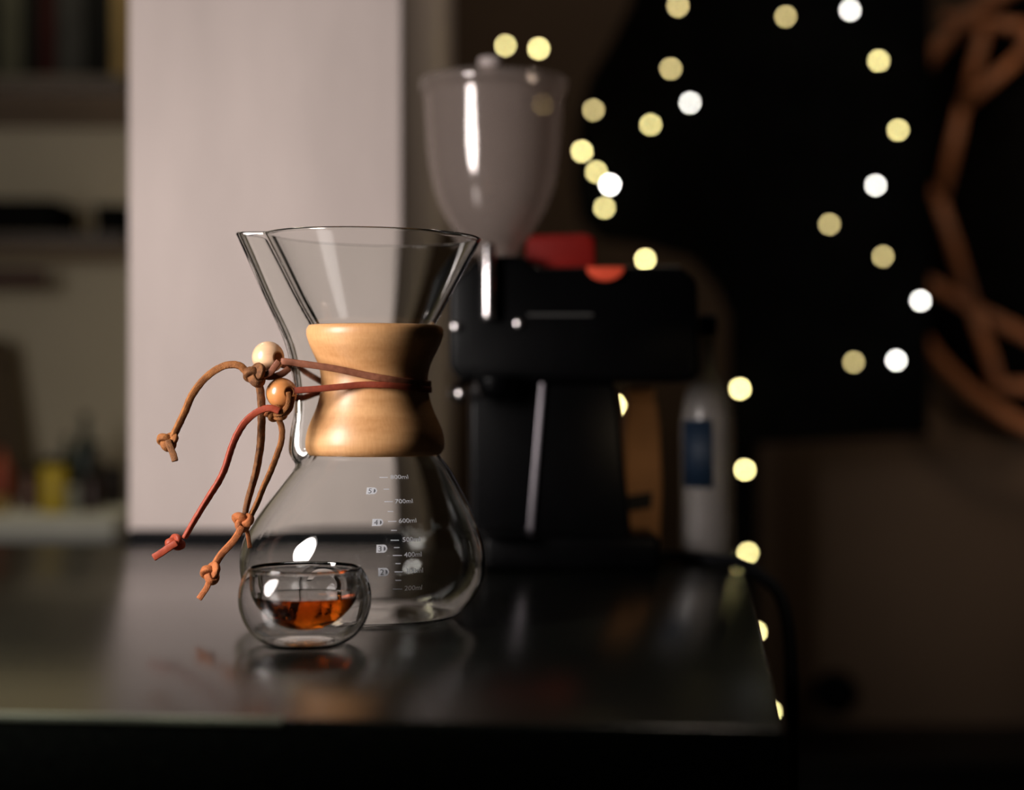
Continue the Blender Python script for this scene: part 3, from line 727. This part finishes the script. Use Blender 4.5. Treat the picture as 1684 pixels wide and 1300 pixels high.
# round lattice ornament on the wall
DO = 2.50; oc_ = P(1870, 330, DO); so = DO/F
orn = thing('lattice_ornament', (oc_.x, DO, oc_.z), 'round reddish wooden lattice on a black disc at the right edge', 'wall ornament')
vs, fs = lathe_data([(0, 0), (395*so, 0), (400*so, 0.006), (395*so, 0.012), (0, 0.012)], 0, 0, 72)
meshobj('backing_disc', [(oc_.x+a, DO+0.10-c_, oc_.z+b_) for a, b_, c_ in vs], fs, M['black_cloth'], orn)
ringp = [oc_+Vector((math.cos(2*PI*i/96)*408*so, 0.05, math.sin(2*PI*i/96)*408*so)) for i in range(96)]
sweep('ring_frame', ringp, 0.022, 0.022, M['rattan'], orn, closed=True, power=1)
segs = [((1636,25),(1598,170)),((1636,25),(1720,38)),((1690,85),(1590,172)),((1596,168),(1560,325)),((1556,320),(1614,505)),((1614,505),(1658,640)),((1505,440),(1614,505)),((1614,505),(1740,570)),((1658,636),(1740,636)),((1562,18),(1640,28)),((1720,38),(1690,85)),((1470,250),(1560,325))]
for (a, b_) in segs:
    pa, pb = P(a[0], a[1], DO), P(b_[0], b_[1], DO)
    for sgn in (1, -1):
        q0 = pa.copy(); q1 = pb.copy()
        if sgn < 0: q0.x = 2*oc_.x-q0.x; q1.x = 2*oc_.x-q1.x
        q0.y = q1.y = DO+0.045
        sweep('lattice_slat', [q0, (q0+q1)/2, q1], 0.018, 0.012, M['rattan'], orn)
# low black cabinet and round dark fitting on the wall
lc = thing('low_cabinet', (P(1560, 0, 2.35).x, 2.45, -0.76), 'low black cabinet along the brown wall at lower right', 'cabinet')
zlc = P(0, 1255, 2.35).z
box('cabinet_body', (P(1290, 0, 2.35).x, 2.36, -0.76), (1.1, WB-0.001, zlc-0.015), M['black'], lc)
box('cabinet_top', (P(1285, 0, 2.35).x, 2.35, zlc-0.015), (1.1, WB-0.001, zlc), M['black'], lc, 0.002)
for i in range(2):
    x0 = P(1290, 0, 2.35).x+0.01+i*0.34
    d_ = box('door', (x0, 2.348, -0.74), (x0+0.33, 2.36, zlc-0.02), M['black'], lc, 0.002)
    ball('handle', (x0+(0.30 if i == 0 else 0.03), 2.34, zlc-0.12), 0.009, M['brushed'], d_)
rf = thing('round_fitting', (P(1376, 1142, 2.6).x, 2.61, P(0, 1142, 2.6).z), 'small round black fitting low on the brown wall', 'wall fitting')
vs, fs = lathe_data([(0, 0), (36*2.6/F, 0), (36*2.6/F, 0.015), (30*2.6/F, 0.022), (0, 0.022)], 0, 0, 36)
meshobj('disc', [(rf.location.x+a, WB-0.0005-c_, rf.location.z+b_) for a, b_, c_ in vs], fs, M['black_cloth'], rf)

# ------------------------------------------------------------------ string lights
DL = 2.24
string = thing('string_lights', (P(1300, 0, DL).x, DL, P(0, 300, DL).z), 'string of small warm white fairy lights over the black panel', 'string lights')
bulbs = [(831,75,'y',.8),(886,80,'y',1.1),(893,172,'d',1.0),(976,181,'d',.8),(957,249,'y',1.1),(981,283,'y',.85),(1003,304,'w',2.6),(994,342,'y',.8),(1061,427,'y',1.3),(1070,205,'y',.75),(1103,113,'d',.9),(1115,10,'d',1.0),(1135,169,'w',1.0),(1292,27,'d',.8),(1398,17,'w',1.1),(1445,100,'y',.9),(1477,214,'y',.85),(1440,305,'w',1.1),(1364,369,'d',.75),(1452,422,'d',.75),(1514,495,'w',1.2),(1474,593,'w',1.2),(1404,596,'d',.7),(1217,640,'y',1.7),(1225,773,'y',1.4),(1230,910,'y',1.0),(1243,1040,'y',1.4),(1268,1171,'y',1.2),(1012,667,'y',2.4),(1030,803,'d',1.6)]
BR = 0.0030
cols_ = {'y': (1.0, 0.86, 0.36), 'w': (0.95, 0.93, 0.85), 'd': (0.62, 0.50, 0.22)}
EM = 26.0
mats_l = {}
bpos = []
bs = bpy.data.meshes.new('bulb_mesh'); bm = bmesh.new(); bmesh.ops.create_icosphere(bm, subdivisions=2, radius=BR); bm.to_mesh(bs); bm.free()
for p_ in bs.polygons: p_.use_smooth = True
for x, y, k, st in bulbs:
    key = (k, round(st, 2))
    if key not in mats_l: mats_l[key] = emis('fairy_bulb', cols_[k], EM*st)
    me = bs.copy(); me.materials.append(mats_l[key])
    p = P(x, y, DL); bpos.append(p)
    o = bpy.data.objects.new('bulb', me); COL.objects.link(o); o.parent = string
    o.matrix_parent_inverse = Matrix.Translation(-string.location); o.location = p
wp = []
for a, b_ in zip(bpos, bpos[1:]):
    wp.append(a+Vector((0, 0.006, 0))); mid = (a+b_)/2+Vector((random.uniform(-.01, .01), 0.01, -0.012)); wp.append(mid)
wp.append(bpos[-1]+Vector((0, 0.006, 0)))
sweep('wire', catmull(wp, 4), 0.0009, 0.0009, M['rubber'], string, power=1)
